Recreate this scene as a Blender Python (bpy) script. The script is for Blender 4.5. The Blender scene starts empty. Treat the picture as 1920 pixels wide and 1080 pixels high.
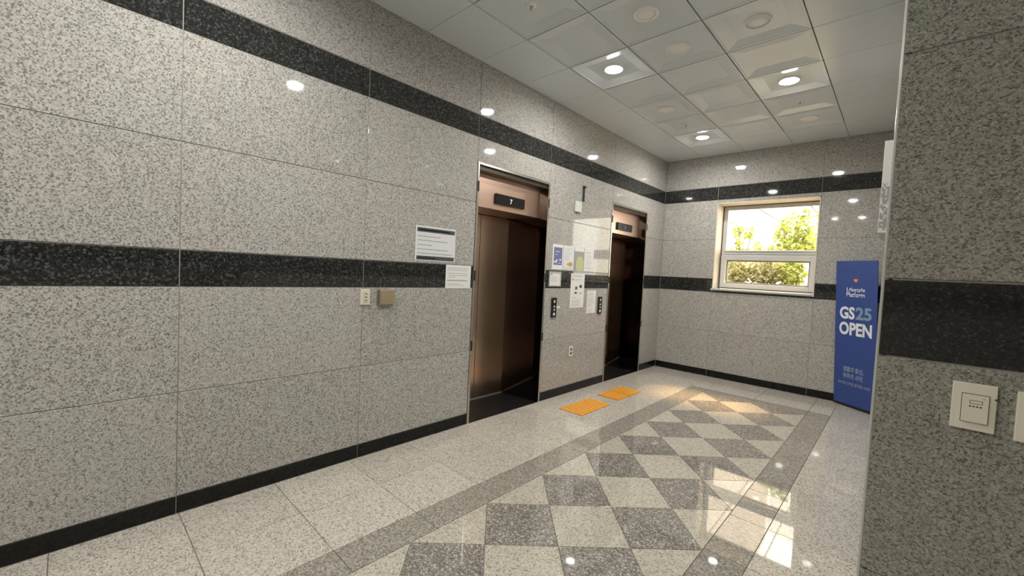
import bpy, bmesh, math, random
from mathutils import Vector, Matrix
random.seed(7)
S = bpy.context.scene
COL = S.collection

# ---------------------------------------------------------------- camera
YAW, PITCH, ROLL, FPX = 0.7516, -0.0417, 0.0487, 779.05
CAMP = Vector((2.7779, 0.0, 1.4))
fw = Vector((-math.sin(YAW)*math.cos(PITCH), math.cos(YAW)*math.cos(PITCH), math.sin(PITCH)))
rt = Vector((math.cos(YAW), math.sin(YAW), 0)); up = rt.cross(fw)
r2 = rt*math.cos(ROLL)+up*math.sin(ROLL); u2 = up*math.cos(ROLL)-rt*math.sin(ROLL)
cd = bpy.data.cameras.new('camera'); cam = bpy.data.objects.new('camera', cd); COL.objects.link(cam)
cd.sensor_fit = 'HORIZONTAL'; cd.sensor_width = 36; cd.lens = FPX/1920*36
cd.clip_start = 0.05
M3 = Matrix((r2, u2, -fw)).transposed()
cam.matrix_world = Matrix.Translation(CAMP) @ M3.to_4x4()
S.camera = cam
# ---------------------------------------------------------------- world, sun, exposure
W = bpy.data.worlds.new('sky'); S.world = W; W.use_nodes = True
bg = W.node_tree.nodes['Background']; bg.inputs[0].default_value = (1.0, 0.955, 0.86, 1); bg.inputs[1].default_value = 8.0
sd = bpy.data.lights.new('sun', 'SUN'); sun = bpy.data.objects.new('sun', sd); COL.objects.link(sun)
sd.energy = 14.0; sd.color = (1.0, 0.62, 0.28); sd.angle = math.radians(12)
sun.rotation_euler = Vector((-0.10, -0.74, -1.0)).to_track_quat('-Z', 'Y').to_euler()
sun.location = (2, 12, 9)
LAMP, LAMPW = 120.0, 15.5
S.view_settings.view_transform = 'Standard'; S.view_settings.look = 'None'
S.view_settings.exposure = 0.06; S.view_settings.gamma = 1.0; S.view_settings.use_curve_mapping = False

# ---------------------------------------------------------------- materials
def newmat(name):
    m = bpy.data.materials.new(name); m.use_nodes = True
    nt = m.node_tree; return m, nt, nt.nodes, nt.links, nt.nodes['Principled BSDF']
def plain(name, col, rough=.5, metal=0., spec=.5, noise=.0, nscale=20, emit=None, estr=0):
    m, nt, N, L, B = newmat(name)
    B.inputs['Base Color'].default_value = (*col, 1); B.inputs['Roughness'].default_value = rough
    B.inputs['Metallic'].default_value = metal; B.inputs['Specular IOR Level'].default_value = spec
    if noise:
        g = N.new('ShaderNodeNewGeometry'); t = N.new('ShaderNodeTexNoise'); t.inputs['Scale'].default_value = nscale
        t.inputs['Detail'].default_value = 3
        L.new(g.outputs['Position'], t.inputs['Vector'])
        mx = N.new('ShaderNodeMix'); mx.data_type = 'RGBA'
        mx.inputs[6].default_value = (*[c*(1-noise) for c in col], 1); mx.inputs[7].default_value = (*[min(1, c*(1+noise)) for c in col], 1)
        L.new(t.outputs['Fac'], mx.inputs[0]); L.new(mx.outputs[2], B.inputs['Base Color'])
    if emit:
        B.inputs['Emission Color'].default_value = (*emit, 1); B.inputs['Emission Strength'].default_value = estr
    return m
def granite(name, stops, scale, rough, tint=(1, 1, 1), tint2=(1, 1, 1), var=.08, spec=.5, fine=.22):
    m, nt, N, L, B = newmat(name)
    g = N.new('ShaderNodeNewGeometry'); oi = N.new('ShaderNodeObjectInfo')
    ml = N.new('ShaderNodeVectorMath'); ml.operation = 'SCALE'; ml.inputs[0].default_value = (13.1, 7.7, 5.3)
    L.new(oi.outputs['Random'], ml.inputs['Scale'])
    ad = N.new('ShaderNodeVectorMath'); ad.operation = 'ADD'
    L.new(g.outputs['Position'], ad.inputs[0]); L.new(ml.outputs[0], ad.inputs[1])
    n1 = N.new('ShaderNodeTexNoise'); n1.inputs['Scale'].default_value = scale*1.3; n1.inputs['Detail'].default_value = 2
    L.new(ad.outputs[0], n1.inputs['Vector'])
    sc = N.new('ShaderNodeVectorMath'); sc.operation = 'SCALE'; sc.inputs['Scale'].default_value = 1.1/scale
    L.new(n1.outputs['Color'], sc.inputs[0])
    ad2 = N.new('ShaderNodeVectorMath'); ad2.operation = 'ADD'
    L.new(ad.outputs[0], ad2.inputs[0]); L.new(sc.outputs[0], ad2.inputs[1])
    vo = N.new('ShaderNodeTexVoronoi'); vo.inputs['Scale'].default_value = scale
    L.new(ad2.outputs[0], vo.inputs['Vector'])
    sp = N.new('ShaderNodeSeparateColor'); L.new(vo.outputs['Color'], sp.inputs[0])
    cr = N.new('ShaderNodeValToRGB'); el = cr.color_ramp.elements
    for i, (p, c) in enumerate(stops):
        e = el[i] if i < 2 else el.new(p)
        e.position = p; e.color = (*c, 1)
    L.new(sp.outputs[0], cr.inputs[0])
    n2 = N.new('ShaderNodeTexNoise'); n2.inputs['Scale'].default_value = 3.0; n2.inputs['Detail'].default_value = 2
    L.new(ad.outputs[0], n2.inputs['Vector'])
    mt = N.new('ShaderNodeMix'); mt.data_type = 'RGBA'; mt.inputs[6].default_value = (*tint, 1); mt.inputs[7].default_value = (*tint2, 1)
    L.new(n2.outputs['Fac'], mt.inputs[0])
    mm = N.new('ShaderNodeMix'); mm.data_type = 'RGBA'; mm.blend_type = 'MULTIPLY'; mm.inputs[0].default_value = 1
    L.new(cr.outputs[0], mm.inputs[6]); L.new(mt.outputs[2], mm.inputs[7])
    mr = N.new('ShaderNodeMapRange'); mr.inputs[3].default_value = 1-var/2; mr.inputs[4].default_value = 1+var/2
    L.new(oi.outputs['Random'], mr.inputs[0])
    n3 = N.new('ShaderNodeTexNoise'); n3.inputs['Scale'].default_value = scale*1.9; n3.inputs['Detail'].default_value = 2
    L.new(ad.outputs[0], n3.inputs['Vector'])
    m3 = N.new('ShaderNodeMapRange'); m3.inputs[1].default_value = .3; m3.inputs[2].default_value = .7; m3.inputs[3].default_value = 1-fine; m3.inputs[4].default_value = 1+fine
    L.new(n3.outputs['Fac'], m3.inputs[0])
    mu = N.new('ShaderNodeMath'); mu.operation = 'MULTIPLY'; L.new(mr.outputs[0], mu.inputs[0]); L.new(m3.outputs[0], mu.inputs[1])
    vm = N.new('ShaderNodeVectorMath'); vm.operation = 'SCALE'
    L.new(mm.outputs[2], vm.inputs[0]); L.new(mu.outputs[0], vm.inputs['Scale'])
    L.new(vm.outputs[0], B.inputs['Base Color'])
    B.inputs['Roughness'].default_value = rough; B.inputs['Specular IOR Level'].default_value = spec
    return m

WALLG = granite('polished_grey_granite', [(0, (.185, .177, .167)), (.15, (.255, .246, .232)), (.30, (.395, .38, .357)), (.65, (.475, .457, .43)), (1, (.575, .555, .525))], 165, .045, (.94, 1.0, .97), (1.05, .98, .96), spec=.36)
PILLG = granite('olive_grey_granite', [(0, (.12, .117, .097)), (.16, (.18, .174, .147)), (.32, (.27, .262, .223)), (.7, (.335, .325, .283)), (1, (.43, .42, .37))], 270, .08, (.94, 1.0, .97), (1.06, .98, .96))
BANDG = granite('black_granite', [(0, (.014, .014, .013)), (.5, (.022, .022, .021)), (.8, (.040, .041, .039)), (1, (.10, .105, .105))], 120, .04, var=.1)
PBANDG = granite('black_granite_fine', [(0, (.016, .016, .014)), (.6, (.023, .023, .021)), (.88, (.033, .034, .031)), (1, (.055, .058, .057))], 230, .10, var=.1)
BASEG = granite('baseboard_black_stone', [(0, (.006, .006, .006)), (1, (.012, .012, .011))], 60, .22, spec=.28)
FLOORL = granite('floor_light_granite', [(0, (.25, .232, .20)), (.12, (.33, .31, .27)), (.24, (.45, .42, .37)), (.6, (.55, .515, .455)), (1, (.66, .625, .56))], 150, .032, (1, 1, .98), (1.02, .98, .95), spec=.75)
FLOORB = granite('floor_border_granite', [(0, (.16, .145, .125)), (.25, (.24, .22, .185)), (.6, (.32, .295, .25)), (1, (.45, .42, .36))], 140, .032, spec=.75)
FLOORC = granite('floor_cream_granite', [(0, (.26, .235, .185)), (.14, (.35, .32, .26)), (.3, (.46, .425, .35)), (1, (.60, .56, .465))], 150, .032, spec=.75)
FLOORD = granite('floor_dark_granite', [(0, (.125, .112, .096)), (.3, (.20, .181, .157)), (.62, (.265, .242, .211)), (.85, (.36, .333, .295)), (1, (.53, .50, .45))], 125, .032, spec=.75)
PLATG = granite('elevator_black_floor', [(0, (.008, .008, .008)), (1, (.02, .02, .02))], 60, .18, spec=.25)
GROUT = plain('grey_grout', (.16, .15, .13), .8, noise=.1)
SEAL = plain('pale_sealant', (.34, .32, .29), .7)
CEILM = plain('painted_ceiling_panel', (.72, .775, .805), .22, noise=.02, nscale=6)
CEILG = plain('ceiling_gap', (.20, .20, .19), .8)
RINGM = plain('white_plastic_ring', (.93, .93, .90), .4)
DIFFM = plain('unlit_diffuser', (.90, .90, .86), .5)
LENSM = plain('lit_lens', (.9, .9, .9), .5, emit=(1.0, .985, .95), estr=LAMP)
BRONZE = plain('bronze_steel', (.72, .55, .43), .24, 1., noise=.05, nscale=3)
BRONZT = plain('bronze_steel_brushed', (.76, .53, .42), .34, 1.)
JAMBM = plain('mirror_bronze_steel', (.21, .175, .15), .05, 1.)
HEADM = plain('dark_bronze_head', (.10, .075, .06), .35, .7)
TRIMM = plain('stainless_trim', (.56, .54, .50), .28, 1.)
BLACK = plain('black_plastic', (.012, .012, .011), .25)
BLACKR = plain('black_rubber', (.01, .01, .01), .6)
WHITEP = plain('white_paper', (.80, .80, .77), .55)
PAPERB = plain('bluish_white_paper', (.74, .75, .76), .4)
GREYINK = plain('grey_ink', (.36, .36, .36), .6)
DARKINK = plain('dark_ink', (.07, .075, .075), .6)
BLUEINK = plain('blue_ink', (.15, .165, .36), .5)
YELINK = plain('ochre_ink', (.50, .36, .08), .5)
GRNREFL = plain('pale_green_reflection', (.50, .52, .28), .4)
TAUPE = plain('taupe_print', (.33, .31, .29), .4)
IVORY = plain('ivory_plastic', (.74, .70, .58), .35)
IVORYD = plain('ivory_socket', (.66, .62, .48), .4)
BEIGE = plain('switch_beige', (.82, .77, .63), .35)
BRASS = plain('brushed_brass', (.46, .37, .235), .45, .6)
LIT = plain('lit_button', (.58, .58, .55), .4, emit=(1, 1, .95), estr=.06)
LED = plain('lit_digit', (.8, .8, .8), .4, emit=(1, 1, 1), estr=.7)
VINYLW = plain('white_vinyl_frame', (.56, .56, .545), .3)
VINYLG = plain('grey_vinyl_bead', (.27, .26, .27), .35)
GASKET = plain('brown_gasket', (.08, .06, .045), .7)
REVEAL = plain('cream_reveal', (.68, .60, .49), .55, noise=.05)
ORANGE = plain('orange_tactile_plastic', (.86, .42, .05), .45, noise=.06)
ORANGED = plain('orange_tactile_base', (.62, .23, .02), .5)
BLUEB = plain('blue_banner_fabric', (.034, .072, .27), .55, noise=.02)
BWHITE = plain('banner_white_print', (.80, .82, .86), .55)
BGREY = plain('banner_blue_grey_print', (.22, .33, .44), .55)
BPALE = plain('banner_pale_print', (.33, .38, .50), .55)
BRED = plain('banner_red_print', (.62, .07, .06), .55)
PALEG = plain('pale_green_plastic', (.60, .66, .56), .4)
MOS1 = plain('mosaic_grey', (.30, .30, .29), .6)
MOS2 = plain('mosaic_pale', (.52, .52, .49), .6)
EXTW = plain('pale_pink_facade', (.62, .53, .455), .8, noise=.02)
EXTW2 = plain('white_facade', (.82, .80, .74), .8)
EXTG = plain('concrete_ledge', (.62, .58, .50), .9, noise=.08)
EXTSOIL = plain('soil', (.12, .09, .06), .9)
BARK = plain('bark', (.20, .15, .10), .9, noise=.2)
WIRE = plain('black_cable', (.05, .05, .05), .6)
def leafmat(name, c1, c2):
    m, nt, N, L, B = newmat(name)
    g = N.new('ShaderNodeNewGeometry'); t = N.new('ShaderNodeTexNoise'); t.inputs['Scale'].default_value = 9
    L.new(g.outputs['Position'], t.inputs['Vector'])
    cr = N.new('ShaderNodeValToRGB'); cr.color_ramp.elements[0].position = .35; cr.color_ramp.elements[1].position = .65
    cr.color_ramp.elements[0].color = (*c1, 1); cr.color_ramp.elements[1].color = (*c2, 1)
    L.new(t.outputs['Fac'], cr.inputs[0]); L.new(cr.outputs[0], B.inputs['Base Color']); B.inputs['Roughness'].default_value = .5
    tr = N.new('ShaderNodeBsdfTranslucent'); L.new(cr.outputs[0], tr.inputs[0])
    mx = N.new('ShaderNodeMixShader'); mx.inputs[0].default_value = .45
    L.new(B.outputs[0], mx.inputs[1]); L.new(tr.outputs[0], mx.inputs[2]); L.new(mx.outputs[0], N['Material Output'].inputs[0])
    return m
LEAF = leafmat('yellow_green_leaf', (.17, .21, .05), (.50, .55, .14))
LEAF2 = leafmat('olive_leaf', (.22, .23, .10), (.58, .56, .32))
def glassmat():
    m, nt, N, L, B = newmat('window_glass'); N.remove(B)
    lw = N.new('ShaderNodeLayerWeight'); lw.inputs[0].default_value = .5
    pw = N.new('ShaderNodeMath'); pw.operation = 'POWER'; pw.inputs[1].default_value = 5; L.new(lw.outputs['Facing'], pw.inputs[0])
    fr = N.new('ShaderNodeMath'); fr.operation = 'MULTIPLY_ADD'; fr.inputs[1].default_value = .93; fr.inputs[2].default_value = .04; L.new(pw.outputs[0], fr.inputs[0])
    t = N.new('ShaderNodeBsdfTransparent'); t.inputs[0].default_value = (.95, .96, .94, 1)
    gl = N.new('ShaderNodeBsdfGlossy'); gl.inputs['Roughness'].default_value = .01
    mx = N.new('ShaderNodeMixShader'); L.new(fr.outputs[0], mx.inputs[0]); L.new(t.outputs[0], mx.inputs[1]); L.new(gl.outputs[0], mx.inputs[2])
    L.new(mx.outputs[0], N['Material Output'].inputs[0]); return m
GLASS = glassmat()

# ---------------------------------------------------------------- helpers
def obj(name, bm, mat, parent=None, smooth=False):
    me = bpy.data.meshes.new(name); bmesh.ops.recalc_face_normals(bm, faces=bm.faces[:]); bm.to_mesh(me); bm.free()
    me.materials.append(mat)
    if smooth:
        for p in me.polygons: p.use_smooth = True
    o = bpy.data.objects.new(name, me); COL.objects.link(o)
    if parent: o.parent = parent
    if name in ('printed_text', 'header_text', 'picture_marks', 'printed_marks', 'bold_line', 'badge', 'glazing_bead', 'sill', 'frame', 'inner_bead', 'back_marks') and len(me.polygons) > 12 and mat in (GREYINK, DARKINK, PAPERB, YELINK) or name == 'printed_marks': o['kind'] = 'stuff'
    return o
def link(name, me, parent=None, loc=(0, 0, 0)):
    o = bpy.data.objects.new(name, me); COL.objects.link(o); o.location = loc
    if parent: o.parent = parent
    return o
def empty(name, loc=(0, 0, 0)):
    o = bpy.data.objects.new(name, None); COL.objects.link(o); o.location = loc; o.empty_display_size = .1; return o
def tag(o, label, cat, group=None):
    o['label'] = label; o['category'] = cat
    if group: o['group'] = group
    return o
def struct(o): o['kind'] = 'structure'; return o
def BM(): return bmesh.new()
def box(bm, x0, x1, y0, y1, z0, z1, bev=0):
    v = [bm.verts.new((x, y, z)) for x in (x0, x1) for y in (y0, y1) for z in (z0, z1)]
    F = []
    for q in ((0, 1, 3, 2), (4, 6, 7, 5), (0, 4, 5, 1), (2, 3, 7, 6), (0, 2, 6, 4), (1, 5, 7, 3)): F.append(bm.faces.new([v[i] for i in q]))
    if bev:
        es = list({e for f in F for e in f.edges})
        bmesh.ops.bevel(bm, geom=es, offset=bev, segments=2, affect='EDGES', profile=.5)
    return bm
def cyl(bm, c, r, z0, z1, n=24, r2=None, axis='z'):
    r2 = r if r2 is None else r2
    def P(a, rr, z):
        p = (rr*math.cos(a), rr*math.sin(a), z)
        if axis == 'x': p = (p[2], p[0], p[1])
        if axis == 'y': p = (p[0], p[2], p[1])
        return (p[0]+c[0], p[1]+c[1], p[2]+c[2])
    A = [bm.verts.new(P(2*math.pi*i/n, r, z0)) for i in range(n)]; B = [bm.verts.new(P(2*math.pi*i/n, r2, z1)) for i in range(n)]
    for i in range(n): bm.faces.new((A[i], A[(i+1) % n], B[(i+1) % n], B[i]))
    bm.faces.new(A); bm.faces.new(B); return bm
def lathe(bm, prof, c=(0, 0, 0), n=32):
    R = []
    for r, z in prof:
        R.append([bm.verts.new((c[0]+r*math.cos(2*math.pi*i/n), c[1]+r*math.sin(2*math.pi*i/n), c[2]+z)) for i in range(n)] if r > 1e-6 else bm.verts.new((c[0], c[1], c[2]+z)))
    for a, b in zip(R, R[1:]):
        for i in range(n):
            j = (i+1) % n
            if isinstance(a, list) and isinstance(b, list): bm.faces.new((a[i], a[j], b[j], b[i]))
            elif isinstance(a, list): bm.faces.new((a[i], a[j], b))
            elif isinstance(b, list): bm.faces.new((a, b[j], b[i]))
    return bm
def area(p): return sum(p[i][0]*p[(i+1) % len(p)][1]-p[(i+1) % len(p)][0]*p[i][1] for i in range(len(p)))/2
def inset(p, d):
    if area(p) < 0: p = p[::-1]
    n = len(p); out = []
    for i in range(n):
        a, b, c = Vector(p[i-1]), Vector(p[i]), Vector(p[(i+1) % n])
        e1 = (b-a).normalized(); e2 = (c-b).normalized()
        n1 = Vector((-e1.y, e1.x)); n2 = Vector((-e2.y, e2.x))
        k = (n1+n2); den = 1+n1.dot(n2)
        out.append(tuple(b+k*(d/den)))
    return out
def tile_bm(poly, mp, depth=.02, gap=.003, ch=.0015):
    bm = BM(); P = inset(poly, gap/2); Q = inset(P, ch)
    rings = [[bm.verts.new(mp(u, v, w)) for u, v in R] for R, w in ((P, -depth), (P, -ch), (Q, 0))]
    n = len(P)
    for a, b in zip(rings, rings[1:]):
        for i in range(n): bm.faces.new((a[i], a[(i+1) % n], b[(i+1) % n], b[i]))
    bm.faces.new(rings[2]); bm.faces.new(rings[0][::-1]); return bm
def tile(name, poly, mp, mat, parent, **k): return obj(name, tile_bm(poly, mp, **k), mat, parent)
def rect(a, b, c, d): return [(a, c), (b, c), (b, d), (a, d)]
def clip(poly, axis, val, keep_gt):
    out = []
    for i in range(len(poly)):
        p, q = poly[i], poly[(i+1) % len(poly)]
        ip = (p[axis] >= val-1e-9) if keep_gt else (p[axis] <= val+1e-9); iq = (q[axis] >= val-1e-9) if keep_gt else (q[axis] <= val+1e-9)
        if ip: out.append(p)
        if ip != iq:
            t = (val-p[axis])/(q[axis]-p[axis]); out.append((p[0]+t*(q[0]-p[0]), p[1]+t*(q[1]-p[1])))
    r = []
    for p in out:
        if not r or (abs(p[0]-r[-1][0])+abs(p[1]-r[-1][1]) > 1e-6): r.append(p)
    if len(r) > 1 and abs(r[0][0]-r[-1][0])+abs(r[0][1]-r[-1][1]) < 1e-6: r.pop()
    return r
mL = lambda u, v, w: (w, u, v)            # left wall: u = y, v = z, out = +x
D = 6.387
mB = lambda u, v, w: (u, D-w, v)          # back wall: u = x, out = -y
XR = 2.74
mR = lambda u, v, w: (XR-w, u, v)         # right wall: u = y, out = -x
YP = 1.43
mP = lambda u, v, w: (u, YP-w, v)         # wall end beside the camera: u = x, out = -y
mF = lambda u, v, w: (u, v, w)            # floor

# ---------------------------------------------------------------- floor
fl = struct(obj('floor', box(BM(), -.72, 5.2, -2.8, D+.5, -.12, -.004), GROUT))
XL, DD, Y0 = 1.049, .5317, 1.456
XI = XL+2*DD
YE, YS = Y0+7.5*DD, Y0-6.5*DD
YBO = YE+.2
def floor_rect(x0, x1, y0, y1, mat): tile('floor_tile', rect(x0, x1, y0, y1), mF, mat, fl, depth=.02, gap=.003, ch=.001)
gl = [.4133+.4722*k for k in range(-6, 12)]
gl = [g for g in gl if g < D-.9] + [5.6075, 6.0, D]
gl = sorted(set(gl)); gl = [-2.6]+[g for g in gl if g > -2.5]
for a, b in zip(gl, gl[1:]):
    for x0, x1 in ((0, .43), (.43, .85)): floor_rect(x0, x1, a, b, FLOORL)
    if b <= YBO+.05: floor_rect(.85, XL, a, min(b, YBO) if b < 5.6 else YBO, FLOORB)
gr = [2.28+.447*k for k in range(-11, 9)]; gr = [-2.6]+[g for g in gr if -2.5 < g < D-.3]+[D]
for a, b in zip(gr, gr[1:]):
    floor_rect(XI+.2, XR, a, b, FLOORL)
    if a < YBO-.1: floor_rect(XI, XI+.2, a, min(b, YBO), FLOORB)
xs = [XL+i*DD/1.0 for i in range(3)]
for a, b in zip(xs, xs[1:]):
    floor_rect(a, b, YE, YBO, FLOORB); floor_rect(a, b, YS-.2, YS, FLOORB)
for a, b in zip([.85]+xs, xs+[XI+.2]):
    floor_rect(a, b, YBO, 6.0, FLOORL); floor_rect(a, b, 6.0, D, FLOORL)
    if a > .9 and b < XI+.1: floor_rect(a, b, -2.6, YS-.2, FLOORL)
for x0, x1 in ((XR, 3.6), (3.6, 4.4), (4.4, 5.0)):
    for y0, y1 in ((-2.6, -1.6), (-1.6, -.6), (-.6, .4), (.4, YP)): floor_rect(x0, x1, y0, y1, FLOORL)
for i in range(0, 5):
    for j in range(-15, 18):
        if (i+j) % 2: continue
        cx, cy = XL+i*DD/2, Y0+j*DD/2
        p = [(cx-DD/2, cy), (cx, cy-DD/2), (cx+DD/2, cy), (cx, cy+DD/2)]
        for ax, v, g in ((0, XL, True), (0, XI, False), (1, YS, True), (1, YE, False)):
            if p: p = clip(p, ax, v, g)
        if len(p) >= 3 and abs(area(p)) > .004:
            tile('floor_tile', p, mF, FLOORD if i % 2 else FLOORC, fl, depth=.02, gap=.003, ch=.001)

# ---------------------------------------------------------------- walls
ZR = [0, .0966, .665, 1.2296, 1.4256, 1.988, 2.556, 2.7477, 3.3]
YJ = [-2.6, -1.653, -.626, .401, 1.428, 2.457, 3.484, 4.787, 5.805, D]
E1, E2, ZE = (2.457, 3.484), (4.787, 5.805), 2.345
SB = -.0035
wl = BM()
prev = -2.8
for a, b in (E1, E2):
    box(wl, -.6, SB, prev, a, -.1, 3.4); box(wl, -.6, SB, a, b, ZE, 3.4); prev = b
box(wl, -.6, SB, prev, D+.5, -.1, 3.4); box(wl, -.75, -.6, -2.8, D+.5, -.1, 3.4)
wl = struct(obj('wall_left', wl, SEAL))
base_l = struct(empty('baseboard_left'))
def fill(parent, bparent, js, mp, skip=lambda a, b, r: None, top=3.22, stone=None, band=None):
    for a, b in zip(js, js[1:]):
        for r in range(8):
            z0, z1 = ZR[r], min(ZR[r+1], top)
            s = skip(a, b, r)
            if s == 'skip': continue
            if s: z0, z1 = s
            if r == 0: tile('baseboard_piece', rect(a, b, z0, z1), mp, BASEG, bparent, depth=.02, gap=.004, ch=.002)
            elif r in (3, 6): tile('band_stone', rect(a, b, z0, z1), mp, band or BANDG, parent, depth=.02, gap=.005)
            else: tile('stone_panel', rect(a, b, z0, z1), mp, stone or WALLG, parent, depth=.02, gap=.004)
def skipL(a, b, r):
    if (a, b) in (E1, E2):
        if r < 5: return 'skip'
        if r == 5: return (ZE, ZR[6])
fill(wl, base_l, YJ, mL, skipL)
WX0, WX1, WZ0, WZ1 = .776, 1.985, 1.279, 2.512
wb = BM()
box(wb, -.02, WX0, D-SB, D+.37, -.1, 3.4); box(wb, WX1, XR+.3, D-SB, D+.37, -.1, 3.4)
box(wb, WX0, WX1, D-SB, D+.37, -.1, WZ0); box(wb, WX0, WX1, D-SB, D+.32, WZ1, 3.4)
wb = struct(obj('wall_back', wb, SEAL)); base_b = struct(empty('baseboard_back'))
def skipB(a, b, r):
    if a == WX0:
        if r == 4: return 'skip'
        if r == 3: return (ZR[3], WZ0)
        if r == 5: return (WZ1, ZR[6])
fill(wb, base_b, [0, WX0, WX1, XR], mB, skipB)
wr = struct(obj('wall_right', box(BM(), XR-SB, XR+.3, YP+.02, D+.1, -.1, 3.4), SEAL)); base_r = struct(empty('baseboard_right'))
fill(wr, base_r, [YP+.004, 2.46, 3.484, 4.512, 5.54, D], mR)
wf = struct(obj('wall_front', box(BM(), XR+.02, 5.2, YP-SB, YP+.3, -.1, 3.4), SEAL)); base_f = struct(empty('baseboard_front'))
fill(wf, base_f, [XR+.004, 3.78, 5.0], mP, stone=PILLG, band=PBANDG)
tb = BM()                                             # polished arris closing the wall end corner, lit edge put into paler grey
pts = [(XR, YP+.005), (XR+.001, YP+.001), (XR+.005, YP), (XR+.018, YP+.010), (XR+.010, YP+.018)]
lo = [tb.verts.new((x, y, 0)) for x, y in pts]; hi = [tb.verts.new((x, y, 3.22)) for x, y in pts]
for i in range(5): tb.faces.new((lo[i], lo[(i+1) % 5], hi[(i+1) % 5], hi[i]))
tb.faces.new(lo); tb.faces.new(hi)
struct(obj('trim_1', tb, plain('lit_arris', (.50, .48, .44), .25)))
wk = struct(obj('wall_rear', box(BM(), -.7, 5.2, -2.8, -2.62, -.1, 3.4), SEAL)); base_k = struct(empty('baseboard_rear'))
fill(wk, base_k, [0, 1.0, 2.0, 3.0, 4.0, 5.0], lambda u, v, w: (u, -2.6+w, v))
wsd = struct(obj('wall_side', box(BM(), 5.02, 5.2, -2.8, YP+.3, -.1, 3.4), SEAL)); base_s = struct(empty('baseboard_side'))
fill(wsd, base_s, [-2.6, -1.6, -.6, .4, YP], lambda u, v, w: (5.0-w, u, v))

# ---------------------------------------------------------------- ceiling
ce = struct(obj('ceiling', box(BM(), -.7, 5.2, -2.8, D+.5, 3.235, 3.4), CEILG))
CX = [.53, 1.09, 1.65, 2.21]; CP = .56
CY = [5.80-CP*k for k in range(0, 15)]
def coffer_mesh():
    bm = BM(); h = CP/2-.005
    rings = [(h, .03), (h, 0), (h-.014, 0), (h-.017, .003), (h-.105, .02)]
    R = [[bm.verts.new((sx*d, sy*d, z)) for sx, sy in ((-1, -1), (1, -1), (1, 1), (-1, 1))] for d, z in rings]
    for a, b in zip(R, R[1:]):
        for i in range(4): bm.faces.new((a[i], a[(i+1) % 4], b[(i+1) % 4], b[i]))
    bm.faces.new(R[-1]); return bm
proto = obj('ceiling_panel', coffer_mesh(), CEILM, ce)
# make sure faces look down/inward
me0 = proto.data
first = True
def panel_at(x, y):
    global first
    if first: proto.location = (x, y, 3.2); first = False
    else: link('ceiling_panel', me0, ce, (x, y, 3.2))
for x in CX[:3]:
    for y in CY:
        if y-CP > -2.6: panel_at(x+CP/2, y-CP/2)
mC = lambda u, v, w: (u, v, 3.2-w)
def cflat(x0, x1, y0, y1): tile('ceiling_border_panel', rect(x0, x1, y0, y1), mC, CEILM, ce, depth=.03, gap=.004, ch=.001)
ys = [D]+[y for y in CY if y > -2.6]+[-2.6]
for a, b in zip(ys, ys[1:]):
    cflat(0, CX[0], b, a); cflat(CX[3], XR, b, a)
ylast = [y for y in CY if y > -2.6][-1]
for x in CX[:3]:
    cflat(x, x+CP, 5.80, D); cflat(x, x+CP, -2.6, ylast)
for x0, x1 in ((XR, 3.6), (3.6, 4.4), (4.4, 5.0)):
    for y0, y1 in ((-2.6, -1.6), (-1.6, -.6), (-.6, .4), (.4, YP)): cflat(x0, x1, y0, y1)

# ---------------------------------------------------------------- ceiling fixtures
def downlight(x, y, label):
    t = tag(empty('ceiling_downlight', (x, y, 3.22)), label, 'ceiling light', 'lit round downlights in the ceiling')
    obj('trim_ring', lathe(BM(), [(.090, 0), (.088, -.008), (.078, -.012), (.069, -.008), (.069, 0)]), RINGM, t, True)
    obj('lens', lathe(BM(), [(.069, -.001), (.066, -.010), (.05, -.018), (.025, -.022), (0, -.023)]), LENSM, t, True)
    ld = bpy.data.lights.new('lamp', 'AREA'); ld.shape = 'DISK'; ld.size = .12; ld.energy = LAMPW; ld.color = (1.0, .985, .94); ld.spread = math.radians(168)
    lo = bpy.data.objects.new('lamp', ld); COL.objects.link(lo); lo.parent = t; lo.location = (0, 0, -.026)
downlight(.81, 3.28, 'lit round downlight nearest above the first elevator, brightest with flare')
downlight(1.93, 4.40, 'lit round downlight set in a coffered panel toward the right side')
downlight(.81, 5.52, 'lit round downlight nearest the far left corner by the window')
downlight(1.93, 1.60, 'lit round downlight above the corridor end, only mirrored in the stone')
downlight(.81, .44, 'lit round downlight near the left wall before the first elevator, out of view')
downlight(1.93, -1.2, 'lit round downlight behind the viewer over the corridor')
downlight(1.37, -1.2, 'added unseen fill lamp behind the viewer, middle of the ceiling')  # added lamp out of view, brightens the wall end
def fixture(x, y, label, ring):
    t = tag(empty('ceiling_fixture', (x, y, 3.22)), label, 'ceiling fixture', 'unlit round fixtures in the ceiling')
    a = .062 if ring == 'wide' else .076
    obj('trim_ring', lathe(BM(), [(.088, 0), (.087, -.010), (.083, -.014), (a, -.012), (a-.001, 0)]), RINGM, t, True)
    obj('cover', lathe(BM(), [(a, -.004), (a-.002, -.009), (a*.5, -.010), (0, -.010)]), CEILM if ring == 'thin' else DIFFM, t, True)
fixture(1.374, 2.72, 'unlit round fixture with a wide flat rim, beside the bright flared downlight', 'wide')
fixture(1.374, 3.28, 'unlit pale round disc between bright flared downlight and coffered panels', 'flat')
fixture(.81, 4.40, 'unlit pale round disc above the pier between the elevators', 'flat')
fixture(1.93, 3.28, 'unlit round fixture showing only a bright ring inside a coffered panel', 'thin')
fixture(1.93, 5.52, 'unlit pale round disc in the last right coffer near the window wall', 'flat')
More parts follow.
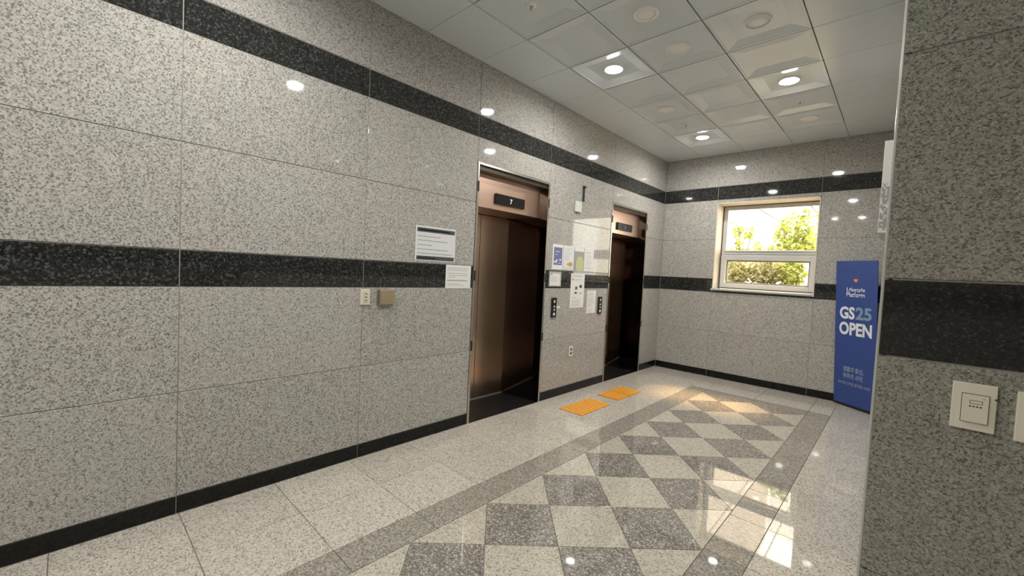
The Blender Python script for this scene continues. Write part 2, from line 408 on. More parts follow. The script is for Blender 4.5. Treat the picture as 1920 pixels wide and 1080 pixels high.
def sprinkler(x, y, label):
    t = tag(empty('sprinkler_head', (x, y, 3.22)), label, 'sprinkler', 'fire sprinklers in the ceiling')
    obj('escutcheon', lathe(BM(), [(.036, 0), (.034, -.006), (.02, -.012), (.014, -.012), (.012, -.002), (0, -.002)], n=20), RINGM, t, True)
    b = BM(); cyl(b, (0, 0, -.03), .004, 0, .03, 8); cyl(b, (0, 0, -.032), .012, 0, .003, 12)
    obj('nozzle', b, TRIMM, t)
sprinkler(.81, 2.16, 'small round fire sprinkler at the top left of the ceiling')
sprinkler(.81, 4.96, 'small fire sprinkler beside the far lit downlight near the corner')
sprinkler(1.93, 4.96, 'small fire sprinkler in the right coffers between light and disc')

# ---------------------------------------------------------------- text helper
def text_bm(body, size, fn, align='CENTER', bold=0., depth=.0006, spacing=1.):
    c = bpy.data.curves.new('t', 'FONT'); c.body = body; c.size = size; c.align_x = align; c.offset = bold; c.space_character = spacing
    c.resolution_u = 3
    o = bpy.data.objects.new('t', c); COL.objects.link(o)
    dg = bpy.context.evaluated_depsgraph_get(); me = bpy.data.meshes.new_from_object(o.evaluated_get(dg))
    bpy.data.objects.remove(o); bpy.data.curves.remove(c)
    bm = BM(); bm.from_mesh(me); bpy.data.meshes.remove(me)
    r = bmesh.ops.extrude_face_region(bm, geom=bm.faces[:])
    for v in r['geom']:
        if isinstance(v, bmesh.types.BMVert): v.co.z += depth
    for v in bm.verts: v.co = Vector(fn(v.co.x, v.co.y, v.co.z))
    return bm

# ---------------------------------------------------------------- elevators
def elevator(ya, yb, label, digit, led):
    t = tag(empty('elevator_entrance', (0, (ya+yb)/2, 0)), label, 'elevator', 'elevator entrances')
    t_inv = Matrix.Translation((0, -(ya+yb)/2, 0))
    def part(name, bm, mat, parent=None, smooth=False):
        bm.transform(t_inv); return obj(name, bm, mat, parent or t, smooth)
    TW = .022; a, b = ya+TW, yb-TW; XD = -.49; SP = .066
    for s, y0 in ((1, ya), (-1, yb)):
        box_ = BM(); y1 = y0+s*TW
        box(box_, -.06, .006, min(y0, y1)+.0005, max(y0, y1), 0.001, ZE, .002); tr = part('trim', box_, TRIMM)
        for z in (2.13, 1.34, .71):
            c = BM(); box(c, -.01, .010, min(y0, y1)+.003, max(y0, y1)-.001, z-.045, z+.045, .001); part('clip', c, BLACKR, tr)
        j = BM(); f0, f1 = y1, y1+s*SP; o0 = y0+s*.001
        P = [(-.001, f0), (XD, f1), (XD-.03, f1), (XD-.03, o0), (-.06, o0), (-.06, f0)]
        lo = [j.verts.new((x, y, 0)) for x, y in P]; hi = [j.verts.new((x, y, ZE-.02)) for x, y in P]
        for i in range(6): j.faces.new((lo[i], lo[(i+1) % 6], hi[(i+1) % 6], hi[i]))
        j.faces.new(lo); j.faces.new(hi); part('jamb', j, JAMBM)
    h = BM(); box(h, -.12, .006, a, b, ZE-.022, ZE-.001, .002); part('head_trim', h, TRIMM)
    h = BM(); box(h, -.099, -.016, a, b, 2.283, ZE-.0225, .002); part('head_panel', h, HEADM)
    tp = BM(); box(tp, -.45, -.10, a+.012, b-.012, 1.975, 2.282, .002); part('transom', tp, BRONZT)
    d0, d1 = a+SP+.001, b-SP-.001; m = (d0+d1)/2
    for y0, y1 in ((d0, m-.003), (m+.003, d1)):
        p = BM(); box(p, XD-.03, XD, y0, y1, .012, 2.05, .002); part('door_panel', p, BRONZE)
    f = BM(); box(f, XD-.03, -.001, ya+.001, yb-.001, -.03, .001); part('threshold_floor', f, PLATG)
    f = BM(); box(f, XD-.028, XD+.012, d0+.002, d1-.002, .001, .010, .001); part('sill_track', f, plain('sill_aluminium', (.22, .21, .20), .5))
    yc = (ya+yb)/2+.012
    i_ = BM(); box(i_, -.10, -.078, yc-.205, yc+.205, 2.028, 2.128, .003); ind = part('floor_indicator', i_, BLACK)
    tx = text_bm(digit, .066, lambda x, y, z: (-.0779+z, yc+.0+x, 2.052+y)); part('floor_digit', tx, led, ind)
    return t
elevator(*E1, 'nearer bronze elevator entrance with 7 on its indicator', '7', LED)
elevator(*E2, 'farther bronze elevator entrance beside the window corner, glowing orange above its doors', '7', plain('dim_digit', (.35, .35, .35), .5))

# ---------------------------------------------------------------- window
win = struct(empty('window_1'))
YW = D+.26
rv = BM()
box(rv, WX0-.0, WX0+.012, D-.004, D+.35, WZ0, WZ1); box(rv, WX1-.012, WX1, D-.004, D+.35, WZ0, WZ1); box(rv, WX0, WX1, D-.004, D+.35, WZ1-.012, WZ1)
obj('reveal', rv, REVEAL, win)
a, b, z0, z1 = WX0+.013, WX1-.0125, WZ0+.012, WZ1-.013
sl = BM(); box(sl, WX0-.012, WX1+.006, D-.022, YW+.02, WZ0-.022, WZ0+.008, .003); box(sl, WX0+.02, WX1-.02, D-.03, D+.0, WZ0-.012, WZ0+.003, .002)
obj('sill', sl, VINYLW, win)
gk = BM(); box(gk, a-.0005, a+.010, YW-.006, YW+.0, z0, z1); box(gk, a+.010, b, YW-.006, YW, z1-.009, z1)
obj('gasket', gk, GASKET, win)['kind'] = 'stuff'
fr = BM(); F = .046; FR = .026
for q in ((a, a+F, z0, z1), (b-FR, b, z0, z1), (a+F, b-FR, z1-F, z1), (a+F, b-FR, z0, z0+F), (a+F, b-FR, 1.772, 1.845)):
    box(fr, q[0], q[1], YW, YW+.08, q[2], q[3], .003)
obj('frame', fr, VINYLW, win)
bd = BM()
g0, g1, h0, h1 = a+F, b-FR, 1.845, z1-F
for q in ((g0, g0+.012, h0, h1), (g1-.012, g1, h0, h1), (g0+.012, g1-.012, h1-.012, h1), (g0+.012, g1-.012, h0, h0+.012), ):
    box(bd, q[0], q[1], YW+.015, YW+.04, q[2], q[3], .002)
box(bd, g0, g1, YW-.008, YW, 1.798, 1.806, .001); box(bd, g0, g1, YW-.012, YW, 1.835, 1.845, .001)
obj('glazing_bead', bd, VINYLW, win)
obj('pane', box(BM(), g0+.012, g1-.012, YW+.03, YW+.036, h0+.012, h1-.012), GLASS, win)
sh = empty('sash'); sh.parent = win
s0, s1, t0, t1 = a+.02, b-.014, z0+.016, 1.775; G = .062
sb = BM()
for q in ((s0, s0+G, t0, t1), (s1-G, s1, t0, t1), (s0+G, s1-G, t1-G, t1), (s0+G, s1-G, t0, t0+G)):
    box(sb, q[0], q[1], YW-.045, YW-.001, q[2], q[3], .004)
obj('sash_frame', sb, VINYLW, sh)
sb = BM(); H = .022
for q in ((s0+G, s0+G+H, t0+G, t1-G), (s1-G-H, s1-G, t0+G, t1-G), (s0+G+H, s1-G-H, t1-G-H, t1-G), (s0+G+H, s1-G-H, t0+G, t0+G+H)):
    box(sb, q[0], q[1], YW+.005, YW+.05, q[2], q[3], .003)
obj('inner_bead', sb, VINYLG, sh)
obj('pane', box(BM(), s0+G+H, s1-G-H, YW+.03, YW+.036, t0+G+H, t1-G-H), GLASS, sh)

# ---------------------------------------------------------------- notices on the left wall
def bar(bm, y0, y1, z0, z1, x0=.0022, x1=.0026): return box(bm, x0, x1, y0, y1, z0, z1)
def lines(bm, y0, y1, zs, h, fill_=.9, words=True, lens=None):
    for k, z in enumerate(zs):
        y = y0; end = y0+(y1-y0)*(lens[k] if lens else random.uniform(.55, 1)*fill_)
        while y < end-.004:
            w = min(random.uniform(.012, .045), end-y)
            bar(bm, y, y+w, z, z+h); y += w+.004
    return bm
def notice(name, y0, y1, z0, z1, label, mat=WHITEP, group=None):
    return tag(obj(name, box(BM(), .0003, .0022, y0, y1, z0, z1, .0004), mat), label, 'notice', group)
# wide notice with dark header and footer
n = notice('wall_notice', 1.846, 2.240, 1.446, 1.719, 'wide white notice with dark header and footer, left of first elevator')
obj('header', bar(BM(), 1.858, 2.231, 1.672, 1.706), DARKINK, n); obj('footer', bar(BM(), 1.858, 2.231, 1.452, 1.484), DARKINK, n)
obj('field', bar(BM(), 1.857, 2.232, 1.485, 1.671, .0018, .0023), PAPERB, n)
obj('printed_text', lines(BM(), 1.866, 2.222, [1.635, 1.602, 1.567, 1.533, 1.500], .007, lens=[.62, .82, .38, .84, .97]), GREYINK, n)
b_ = BM(); lines(b_, 1.875, 2.20, [1.684], .009, lens=[.95]); lines(b_, 1.87, 2.05, [1.463], .007, lens=[.95]); obj('header_text', b_, GREYINK, n)
# paper over the dark band
n = notice('wall_notice', 2.153, 2.429, 1.225, 1.424, 'white paper with grey text, overlapping the dark band left of first elevator')
b_ = BM(); lines(b_, 2.176, 2.41, [1.395, 1.377], .004, lens=[.97, .9]); lines(b_, 2.185, 2.40, [1.352, 1.334, 1.32], .004, lens=[.95, .98, .35]); lines(b_, 2.175, 2.40, [1.262, 1.25], .003, lens=[.6, .8])
obj('printed_text', b_, GREYINK, n); obj('bold_line', lines(BM(), 2.172, 2.392, [1.288], .010, lens=[.98]), GREYINK, n)
# four sheets in a row
n = notice('wall_notice', 3.588, 3.781, 1.437, 1.712, 'white sheet with purple-blue picture, first of four in row between elevators')
obj('picture', bar(BM(), 3.612, 3.762, 1.487, 1.680), BLUEINK, n)
b_ = BM()
for y, z, w, h in ((3.62, 1.51, .05, .022), (3.655, 1.532, .03, .014), (3.715, 1.535, .03, .02), (3.64, 1.63, .07, .008), (3.63, 1.60, .05, .005), (3.7, 1.505, .04, .008)): bar(b_, y, y+w, z, z+h, .0026, .003)
obj('picture_marks', b_, PAPERB, n)
n = notice('wall_notice', 3.790, 3.992, 1.437, 1.712, 'white sheet with ochre badge near bottom, second of four between elevators', PAPERB)
obj('printed_text', lines(BM(), 3.82, 3.965, [1.675, 1.655, 1.63, 1.61, 1.59, 1.57, 1.55], .004), GREYINK, n)
b_ = BM(); bar(b_, 3.865, 3.965, 1.49, 1.515); bar(b_, 3.90, 3.955, 1.48, 1.528, .0026, .003); bar(b_, 3.81, 3.97, 1.457, 1.461); obj('badge', b_, YELINK, n)
n = notice('wall_notice', 4.000, 4.200, 1.437, 1.700, 'taupe sheet with a painted pale green reflection, third of four between elevators', TAUPE)
b_ = BM(); bar(b_, 4.0005, 4.1995, 1.662, 1.6995); obj('header', b_, WHITEP, n)
b_ = BM(); cyl(b_, (.0022, 4.115, 1.53), .075, 0, .0005, 28, axis='x'); bar(b_, 4.04, 4.19, 1.44, 1.53, .0022, .0026); obj('picture', b_, GRNREFL, n)  # tree reflection in the lamination, put into pale green colour
n = notice('wall_notice', 4.208, 4.413, 1.437, 1.714, 'cream-tinted white sheet, rightmost of four in row between elevators', WHITEP)
obj('printed_text', lines(BM(), 4.235, 4.39, [1.66, 1.652, 1.62, 1.6, 1.58, 1.55, 1.53, 1.51, 1.48, 1.465], .004), GREYINK, n)
# clear framed notice
t = tag(empty('framed_notice', (0, 3.65, 1.33)), 'small notice in pale frame on dark band right of first elevator', 'notice')
def rel(bm, c): bm.transform(Matrix.Translation((-c[0], -c[1], -c[2]))); return bm
c0 = (0, 3.65, 1.33)
b_ = BM()
for q in ((3.545, 3.556, 1.25, 1.413), (3.745, 3.756, 1.25, 1.413), (3.556, 3.745, 1.25, 1.264), (3.556, 3.745, 1.402, 1.413)): box(b_, .0005, .010, *q, .001)
obj('frame', rel(b_, c0), plain('pale_acrylic', (.52, .55, .52), .25), t)
obj('sheet', rel(box(BM(), .0005, .004, 3.556, 3.745, 1.264, 1.402), c0), WHITEP, t)
obj('printed_text', rel(lines(BM(), 3.58, 3.73, [1.36, 1.345, 1.33, 1.315, 1.30], .003), c0).copy() if False else rel((lambda b: [setattr(v.co, 'x', v.co.x+.002) for v in b.verts] and b)(lines(BM(), 3.58, 3.73, [1.36, 1.345, 1.33, 1.315, 1.30], .003)), c0), GREYINK, t)
obj('emblem', rel(bar(BM(), 3.575, 3.60, 1.378, 1.388, .004, .0045), c0), DARKINK, t)
# tall notice and narrow notice
n = notice('wall_notice', 3.957, 4.239, 1.000, 1.402, 'tall white notice with small dark pictures, crossing the dark band between elevators')
obj('printed_text', lines(BM(), 3.99, 4.21, [1.375, 1.367, 1.335, 1.32, 1.12, 1.09, 1.075, 1.06, 1.04, 1.025], .004, lens=[.9, .9, .8, .7, .45, .75, .7, .75, .8, .7]), GREYINK, n)
b_ = BM()
for y, z, w, h in ((4.05, 1.215, .045, .035), (4.135, 1.235, .055, .035), (4.04, 1.165, .05, .022), (3.99, 1.325, .012, .022)): bar(b_, y, y+w, z, z+h)
o = obj('picture', b_, DARKINK, n); o['kind'] = 'stuff'; obj('picture_grey_bar', bar(BM(), 4.14, 4.19, 1.165, 1.178), GREYINK, n)  # last part is a grey printed bar
n = notice('wall_notice', 4.313, 4.511, .925, 1.203, 'narrow white notice beside the second call panel')
obj('printed_text', lines(BM(), 4.335, 4.49, [1.18, 1.155, 1.147, 1.12, 1.1, 1.085, 1.07, 1.05, 1.03, 1.01, .965, .945], .004), GREYINK, n)
# sticker beside the first call panel
tag(obj('wall_sticker', box(BM(), .0003, .0012, 3.706, 3.775, 1.005, 1.03), PAPERB), 'tiny pale sticker on stone right beside first call panel', 'sticker')

# call panels
def call_panel(y0, y1, label):
    yc = (y0+y1)/2
    t = tag(empty('call_panel', (0, yc, 1.015)), label, 'call panel', 'elevator call panels')
    c0 = (0, yc, 1.015)
    obj('faceplate', rel(box(BM(), .0005, .014, y0, y1, .908, 1.126, .004), c0), BLACK, t)
    w = (y1-y0)
    def tri(z, s):
        b = BM(); P = [(-.016, 0), (.016, 0), (0, .024*s)]
        lo = [b.verts.new((.0142, yc+p, z+q)) for p, q in P]; hi = [b.verts.new((.0165, yc+p, z+q)) for p, q in P]
        for i in range(3): b.faces.new((lo[i], lo[(i+1) % 3], hi[(i+1) % 3], hi[i]))
        b.faces.new(lo); b.faces.new(hi); return b
    obj('floor_display', rel(box(BM(), .0142, .0152, yc-.012, yc+.012, 1.07, 1.098), c0), LIT, t)
    obj('up_button', rel(tri(1.02, 1), c0), LIT, t); obj('down_button', rel(tri(1.0, -1), c0), LIT, t)
    obj('emblem', rel(cyl(BM(), (.0142, yc, .944), .018, 0, .002, 18, axis='x'), c0), LIT, t)
call_panel(3.609, 3.695, 'black elevator call panel right of the first elevator')
call_panel(4.564, 4.652, 'black elevator call panel left of the second elevator')

# sockets, intercom plate, brass plate, hook, green plate
def rbox(c0, *a, **k): return rel(box(BM(), *a, **k), c0)
c0 = (0, 1.443, 1.162)
t = tag(empty('wall_socket', c0), 'ivory triple socket plate left of brass plate under the dark band', 'socket')
obj('plate', rbox(c0, .0005, .010, 1.406, 1.480, 1.106, 1.218, bev=.003), IVORY, t)
obj('insert', rbox(c0, .0101, .012, 1.426, 1.462, 1.122, 1.202, bev=.001), IVORYD, t)
for z in (1.185, 1.162, 1.138): obj('slot', rbox(c0, .0121, .0128, 1.438, 1.455, z-.003, z+.003), DARKINK, t)
c0 = (0, 1.6, 1.16)
t = tag(empty('wall_box', c0), 'square brass cover box right of ivory socket under the dark band', 'cover plate')
obj('back_plate', rbox(c0, .0005, .012, 1.536, 1.662, 1.104, 1.217, bev=.002), TRIMM, t)
obj('cover', rbox(c0, .0121, .038, 1.546, 1.660, 1.109, 1.213, bev=.003), BRASS, t)
c0 = (0, 4.025, .49)
t = tag(empty('wall_socket', c0), 'small white double socket low on the pier between the elevators', 'socket')
obj('plate', rbox(c0, .0005, .009, 3.988, 4.064, .430, .552, bev=.003), IVORY, t)
for z in (.515, .468):
    obj('outlet', rel(cyl(BM(), (.0091, 4.026, z), .017, 0, .0015, 18, axis='x'), c0), DARKINK, t)
c0 = (0, 4.11, 2.34)
t = tag(empty('wall_bracket', c0), 'slim black vertical hook strip high between the elevators', 'bracket')
obj('strip', rbox(c0, .0005, .012, 4.100, 4.132, 2.252, 2.425, bev=.002), BLACKR, t)
obj('hook', rbox(c0, .0121, .030, 4.085, 4.130, 2.400, 2.424, bev=.003), BLACKR, t)
c0 = (0, 4.005, 2.17)
t = tag(empty('emergency_lamp', c0), 'small pale green plate under the black hook strip', 'wall plate')
obj('housing', rbox(c0, .0005, .022, 3.945, 4.069, 2.108, 2.230, bev=.006), PALEG, t)
for y, z in ((3.985, 2.19), (4.03, 2.15)): obj('indicator', rel(cyl(BM(), (.0221, y, z), .013, 0, .003, 14, axis='x'), c0), WHITEP, t)
obj('cord', rbox(c0, .0005, .006, 4.01, 4.05, 2.095, 2.107, bev=.001), GREYINK, t)

# ---------------------------------------------------------------- switch plates on the wall end
def switch(x0, x1, z0, z1, bx0, bx1, bz0, bz1, label, printed=True):
    c0 = ((x0+x1)/2, YP, (z0+z1)/2)
    t = tag(empty('wall_switch', c0), label, 'switch', 'beige switch plates on the wall end')
    obj('plate', rbox(c0, x0, x1, YP-.010, YP-.0005, z0, z1, bev=.002), BEIGE, t)
    obj('rim', rbox(c0, bx0-.0012, bx1+.0012, YP-.0108, YP-.0101, bz0-.0012, bz1+.0012), plain('switch_gap', (.12, .11, .09), .6), t)
    k = obj('rocker', rbox(c0, bx0, bx1, YP-.016, YP-.0109, bz0, bz1, bev=.001), BEIGE, t)
    if printed:
        b = BM(); xm = (bx0+bx1)/2+.001
        for q in ((xm-.010, xm+.010, 1.1545, 1.1555), (xm-.010, xm+.010, 1.1475, 1.1485), (xm-.010, xm-.009, 1.1485, 1.1545), (xm+.009, xm+.010, 1.1485, 1.1545)):
            box(b, q[0], q[1], YP-.0163, YP-.0160, q[2], q[3])
        for i in range(4): box(b, xm-.0105+i*.0055, xm-.0105+i*.0055+.0035, YP-.0163, YP-.0160, 1.140, 1.1432)
        box(b, bx1-.010, bx1-.006, YP-.0163, YP-.0160, 1.1605, 1.1615)
        obj('printed_marks', rel(b, c0), plain('switch_print', (.10, .09, .07), .6), k)
    b = BM(); box(b, x1-.004, x1+.0005, YP-.0104, YP-.0101, (z0+z1)/2+.022, (z0+z1)/2+.026); obj('notch', rel(b, c0), DARKINK, t)
switch(2.881, 2.951, 1.085, 1.193, 2.8975, 2.9385, 1.105, 1.168, 'beige wall switch on the dark stone wall end, fully visible')
switch(2.979, 3.049, 1.080, 1.190, 2.9955, 3.0365, 1.101, 1.166, 'beige wall switch at the right picture edge, mostly cut off', False)

# ---------------------------------------------------------------- projecting sign seen past the wall end
c0 = (2.712, 2.55, 1.75)
t = tag(empty('projecting_sign', c0), 'narrow white sign with grey mosaic squares past the wall end, high', 'sign')
obj('panel', rbox(c0, 2.695, 2.739, 2.2, 2.56, 1.62, 1.982, bev=.002), plain('sign_white', (.62, .62, .57), .5), t)
b1, b2 = BM(), BM()
for i in range(5):
    for j in range(22):
        z = 1.632+j*.0085; r = random.random()
        if z > 1.815: continue
        if r < .5: box(b1, 2.6965+i*.0058, 2.6965+i*.0058+.0055, 2.1992, 2.1999, z, z+.0082)
        elif r < .75: box(b2, 2.6965+i*.0058, 2.6965+i*.0058+.0055, 2.1992, 2.1999, z, z+.0082)
o = obj('mosaic_dark', rel(b1, c0), MOS1, t); o['kind'] = 'stuff'
o = obj('mosaic_pale', rel(b2, c0), MOS2, t); o['kind'] = 'stuff'

# ---------------------------------------------------------------- standing banner in the far right corner
BL, BR, TL = Vector((2.268, 6.345, .004)), Vector((2.655, 6.055, .004)), Vector((2.190, 6.335, 1.706))
bu = (BR-BL); BWID = bu.length; bu.normalize(); bv = (TL-BL); BH = bv.length; bv.normalize(); bn = bu.cross(bv).normalized()   # faces the room
def mpB(u, v, w): return BL+bu*u+bv*v+bn*w
t = tag(empty('standing_banner', BL), 'tall blue standing banner with white OPEN lettering in the far corner', 'banner')
def bpart(name, bm, mat, parent=t):
    bm.transform(Matrix.Translation(-BL)); return obj(name, bm, mat, parent)
def bbox(u0, u1, v0, v1, w0, w1):
    b = BM(); box(b, u0, u1, v0, v1, w0, w1)
    for v in b.verts: v.co = mpB(*v.co)
    return b
sheet = bpart('banner_sheet', bbox(0, BWID, .012, BH, -.006, 0), BLUEB)
bpart('bottom_bar', bbox(0, BWID, 0, .026, -.012, .004), BLACK)
bpart('support_pole', bbox(BWID/2-.008, BWID/2+.008, 0.026, BH-.02, -.022, -.0065), BLACK)
def btext(name, body, u0, u1, v0, v1, mat, bold=.012, lift=.0004):
    b = text_bm(body, 1.0, lambda x, y, z: (x, y, z), 'LEFT', bold, .0006)
    xs_ = [v.co.x for v in b.verts]; ys_ = [v.co.y for v in b.verts]
    ax, bx_, ay, by = min(xs_), max(xs_), min(ys_), max(ys_)
    for v in b.verts:
        v.co = mpB(u0+(v.co.x-ax)/(bx_-ax)*(u1-u0), v0+(v.co.y-ay)/(by-ay)*(v1-v0), lift+v.co.z)
    if name != 'letter':
        o = bpart(name, b, mat, sheet); o['kind'] = 'stuff'; return
    seen = set()
    b.verts.ensure_lookup_table()
    for v0_ in list(b.verts):
        if v0_ in seen: continue
        st_, isl = [v0_], {v0_}
        while st_:
            q = st_.pop()
            for e in q.link_edges:
                w_ = e.other_vert(q)
                if w_ not in isl: isl.add(w_); st_.append(w_)
        seen |= isl
        n_ = BM(); mp_ = {q: n_.verts.new(q.co) for q in isl}
        for f in {f for q in isl for f in q.link_faces}: n_.faces.new([mp_[q] for q in f.verts])
        bpart('letter', n_, mat, sheet)
    b.free()
btext('printed_text', 'Lifestyle', .135, .348, 1.333, 1.392, BWHITE, .012)
btext('printed_text', 'Platform', .133, .346, 1.283, 1.338, BWHITE, .012)
btext('letter', 'GS', .056, .236, 1.022, 1.168, BWHITE, .035)
btext('letter', '25', .247, .428, 1.026, 1.172, BGREY, .035)
btext('letter', 'OPEN', .053, .434, .835, .988, BWHITE, .035)
btext('printed_text', '생활의 중심,', .112, .352, .400, .468, BPALE, .018)
btext('printed_text', '하루의 시작.', .114, .352, .322, .388, BPALE, .018)
btext('printed_text', '라이프스타일 플랫폼 GS25', .056, .428, .250, .288, BPALE, .01)
hb = BM(); hp = []
for k in range(28):
    a_ = 2*math.pi*k/28
    hp.append((16*math.sin(a_)**3, 13*math.cos(a_)-5*math.cos(2*a_)-2*math.cos(3*a_)-math.cos(4*a_)))
def heart(sc_, cu, cv, w):
    b = BM(); f = [b.verts.new(mpB(cu+x*sc_, cv+y*sc_, w)) for x, y in hp]; g = [b.verts.new(mpB(cu+x*sc_, cv+y*sc_, .0002)) for x, y in hp]
    for i in range(28): b.faces.new((f[i], f[(i+1) % 28], g[(i+1) % 28], g[i]))
    b.faces.new(f); b.faces.new(g); return b
bpart('emblem', heart(.0019, .242, 1.474, .0008), BRED, sheet)
bpart('emblem_inner_heart', heart(.0010, .240, 1.478, .0012), plain('emblem_pink', (.75, .5, .5), .5), sheet)  # smaller pink heart printed over the red one

# ---------------------------------------------------------------- tactile paving pads
def pad(x0, x1, y0, y1, label, bars):
    c0 = ((x0+x1)/2, (y0+y1)/2, 0)
    t = tag(empty('tactile_paving_pad', c0), label, 'tactile pad', 'orange tactile paving pads')
    for k in range(2):
        ya_, yb_ = (y0, (y0+y1)/2) if k == 0 else ((y0+y1)/2, y1)
        obj('base_tile', rel(box(BM(), x0, x1, ya_+.0008, yb_-.0008, .0005, .005, .001), c0), ORANGED, t)
    b = BM()
    if bars:
        n = 10
        for i in range(n):
            x = x0+.014+(x1-x0-.028)*i/(n-1)
            for ya_, yb_ in ((y0, (y0+y1)/2), ((y0+y1)/2, y1)): box(b, x-.007, x+.007, ya_+.010, yb_-.010, .005, .0105, .002)
    else:
        nx, ny = 7, 14
        for i in range(nx):
            for j in range(ny):
                x = x0+(x1-x0)*(i+.5)/nx; y = y0+(y1-y0)*(j+.5)/ny
                cyl(b, (x, y, 0), .0145, .005, .0105, 10, .0095)
    o = obj('raised_bars' if bars else 'raised_studs', rel(b, c0), ORANGE, t); o['kind'] = 'stuff'
pad(.283, .562, 3.468, 4.028, 'orange tactile pad on the floor nearer the first elevator', False)
pad(.272, .545, 4.220, 4.780, 'orange tactile pad on the floor nearer the second elevator', True)

# ---------------------------------------------------------------- outdoors beyond the window
def leaves(bm, c, r, n, size, flat=1.):
    for _ in range(n):
        while True:
            p = Vector((random.uniform(-1, 1), random.uniform(-1, 1), random.uniform(-1, 1)))
            if p.length < 1: break
        p = Vector((c[0]+p.x*r[0], c[1]+p.y*r[1], c[2]+p.z*r[2]))
        d = Vector((random.gauss(0, 1), random.gauss(0, 1), random.gauss(0, .6)-.3)).normalized(); e = d.orthogonal().normalized()
        e = (Matrix.Rotation(random.uniform(0, 6.28), 3, d) @ e)
        s_ = size*random.uniform(.6, 1.3); w = s_*.36
        nrm = d.cross(e)*s_*.10
        v = [bm.verts.new(q) for q in (p, p+d*s_*.5+e*w+nrm, p+d*s_, p+d*s_*.5-e*w+nrm)]
        bm.faces.new((v[0], v[1], v[2])); bm.faces.new((v[0], v[2], v[3]))
    return bm
def limb(bm, a, b, ra, rb, n=7):
    a, b = Vector(a), Vector(b); d = (b-a).normalized(); e = d.orthogonal().normalized(); f = d.cross(e)
    A = [bm.verts.new(a+(e*math.cos(2*math.pi*i/n)+f*math.sin(2*math.pi*i/n))*ra) for i in range(n)]
    B = [bm.verts.new(b+(e*math.cos(2*math.pi*i/n)+f*math.sin(2*math.pi*i/n))*rb) for i in range(n)]
    for i in range(n): bm.faces.new((A[i], A[(i+1) % n], B[(i+1) % n], B[i]))
    bm.faces.new(A); bm.faces.new(B)
GZ = .55
tag(obj('outdoor_ground', box(BM(), -9, 14, D+.5, 24, GZ-.2, GZ), EXTG), 'pale paved ground outside behind the planter', 'ground')['kind'] = 'structure'
pl = tag(empty('planter', (1.2, 8.35, GZ)), 'pale concrete planter ledge outside below the window hedge', 'planter')
pc = (1.2, 8.35, GZ)
for q in ((-1.5, 4.0, 7.62, 7.80), (-1.5, 4.0, 8.9, 9.05), (-1.5, -1.32, 7.80, 8.9), (3.82, 4.0, 7.80, 8.9)):
    obj('planter_wall', rbox(pc, q[0], q[1], q[2], q[3], GZ+.001, 1.385, bev=.01), EXTG, pl)
obj('soil', rbox(pc, -1.318, 3.818, 7.802, 8.898, GZ+.001, 1.30), EXTSOIL, pl)
def plant(name, base, stems, blobs, mat, label, cat, size):
    t = tag(empty(name, base), label, cat)
    b = BM()
    for s_ in stems: limb(b, *s_)
    obj('stems', rel(b, base), BARK, t)
    b = BM()
    for c, r, n in blobs: leaves(b, c, r, n, size)
    o = obj('foliage', rel(b, base), mat, t); o['kind'] = 'stuff'
    return t
def shrub(x0, x1, top, mat, label, n, y=8.35):
    xm = (x0+x1)/2; base = (xm, y, 1.301)
    st = [((xm+random.uniform(-.2, .2)*(x1-x0), y+random.uniform(-.1, .1), 1.302), (xm+random.uniform(-.45, .45)*(x1-x0), y+random.uniform(-.2, .2), top-.05), .010, .004) for _ in range(7)]
    plant('shrub', base, st, [((xm, y, (1.33+top)/2), ((x1-x0)/2, .30, (top-1.33)/2), n)], mat, label, 'shrub', .075)
shrub(.30, .80, 1.90, LEAF2, 'olive leafy shrub at the left of the lower window pane', 800)
shrub(.76, 1.28, 1.93, LEAF2, 'dense shrub in the middle of the lower window pane', 900)
shrub(1.24, 1.60, 1.86, LEAF, 'bright yellow-green shrub at the right of the lower window pane', 700)
# right tree
T = (1.22, 9.6, GZ)
st = [((1.22, 9.6, GZ+.001), (1.20, 9.6, 1.7), .05, .035), ((1.20, 9.6, 1.7), (1.28, 9.6, 2.6), .03, .008), ((1.20, 9.6, 1.7), (1.02, 9.5, 2.5), .02, .006), ((1.20, 9.6, 1.75), (1.5, 9.6, 2.6), .02, .006), ((1.22, 9.6, 1.9), (.95, 9.65, 2.35), .012, .004), ((1.5, 9.6, 2.6), (1.62, 9.6, 2.72), .006, .003)]
bl = [((1.26, 9.6, 2.10), (.30, .28, .26), 620), ((1.24, 9.6, 2.5), (.22, .22, .36), 330), ((1.0, 9.55, 2.40), (.13, .15, .28), 150), ((1.45, 9.6, 2.25), (.16, .2, .26), 170), ((1.60, 9.6, 2.66), (.11, .1, .14), 45), ((.86, 9.6, 2.06), (.13, .12, .10), 60), ((1.36, 9.6, 2.75), (.10, .1, .12), 40)]
plant('tree', T, st, bl, LEAF, 'full yellow-green tree at the right of the upper window pane', 'tree', .075)
T = (.38, 9.5, GZ)
st = [((.38, 9.5, GZ+.001), (.36, 9.5, 1.6), .03, .02), ((.36, 9.5, 1.6), (.24, 9.5, 2.5), .014, .004), ((.36, 9.5, 1.6), (.50, 9.5, 2.45), .014, .004), ((.24, 9.5, 2.42), (.46, 9.5, 2.34), .006, .003), ((.36, 9.5, 1.65), (.62, 9.5, 2.15), .01, .003)]
bl = [((.25, 9.5, 2.46), (.12, .1, .10), 70), ((.25, 9.5, 2.2), (.08, .1, .22), 80), ((.30, 9.5, 2.03), (.20, .12, .07), 90), ((.46, 9.5, 2.40), (.09, .08, .12), 55), ((.60, 9.5, 2.12), (.07, .08, .13), 60), ((.40, 9.5, 2.33), (.10, .06, .04), 25), ((.13, 9.5, 2.02), (.08, .08, .07), 30)]
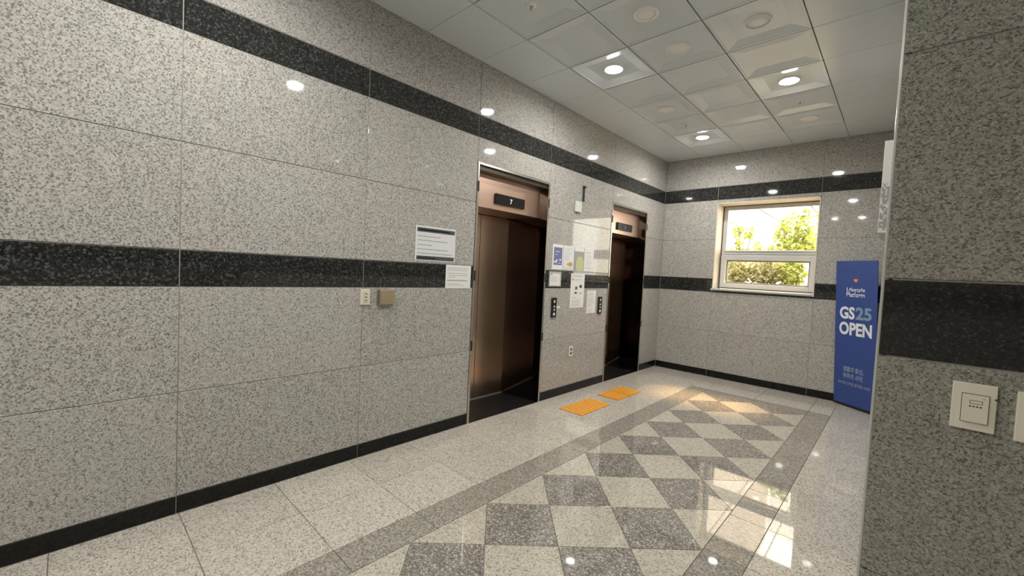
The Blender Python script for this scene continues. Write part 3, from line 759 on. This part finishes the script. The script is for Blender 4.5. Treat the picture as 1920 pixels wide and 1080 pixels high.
plant('tree', T, st, bl, LEAF, 'thin young tree with sparse leaves at the left of the upper window pane', 'tree', .070)
# facades
fc = (-1.8, 14.2, GZ)
t = tag(empty('apartment_building', fc), 'pale pink building facade filling the left of the upper window pane', 'building')
obj('facade', rbox(fc, -8, -.11, 14.0, 16.5, GZ+.001, 7.5), EXTW, t)
for x in (-2.9, -1.55, -.2):
    obj('pilaster', rbox(fc, x-.09, x+.09, 13.95, 13.9995, GZ+.001, 7.4, bev=.01), EXTW, t)
for z in (2.62, 5.2):
    obj('string_course', rbox(fc, -7.9, -.30, 13.90, 13.9495, z, z+.06, bev=.01), EXTW, t)
fc = (4, 20, GZ)
t = tag(empty('apartment_building', fc), 'white building far behind the trees in the upper right pane', 'building')
obj('facade', rbox(fc, -.5, 9, 19, 22, GZ+.001, 8.5), EXTW2, t)
for x in (1.0, 2.6, 4.2): obj('window', rbox(fc, x, x+.9, 18.96, 18.9995, 4.6, 6.2, bev=.01), EXTW, t)
fc = (1.7, 10.35, GZ)
t = tag(empty('garden_wall', fc), 'beige wall stub with rails at the right edge outside', 'wall')
obj('pier', rbox(fc, 1.50, 1.88, 10.2, 10.5, GZ+.001, 2.19, bev=.01), plain('beige_render', (.70, .58, .42), .9, noise=.06), t)
for z in (2.06, 2.11, 2.16): obj('rail', rbox(fc, 1.34, 1.499, 10.3, 10.33, z-.009, z+.009), EXTG, t)
obj('post', rbox(fc, 1.50, 1.52, 10.1, 10.12, GZ+.001, 2.35), BARK, t)
def wire(a, b, label):
    a, b = Vector(a), Vector(b); bm = BM(); pts = []
    for k in range(13):
        t_ = k/12; p = a.lerp(b, t_); p.z -= .06*4*t_*(1-t_); pts.append(p)
    for p, q in zip(pts, pts[1:]): limb(bm, p, q, .010, .010, 5)
    return tag(obj('overhead_cable', bm, WIRE), label, 'cable', 'overhead cables outside the window')
wire((-.31, 6.76, 2.86), (-.30, 13.99, 2.86), 'long dark cable slanting down behind the thin young tree')
wire((.68, 6.76, 2.86), (.68, 18.99, 2.86), 'dark cable slanting down into the full tree, left of its crown')
wire((1.50, 6.76, 2.86), (1.51, 18.99, 2.86), 'dark cable at the top right corner of the upper pane')
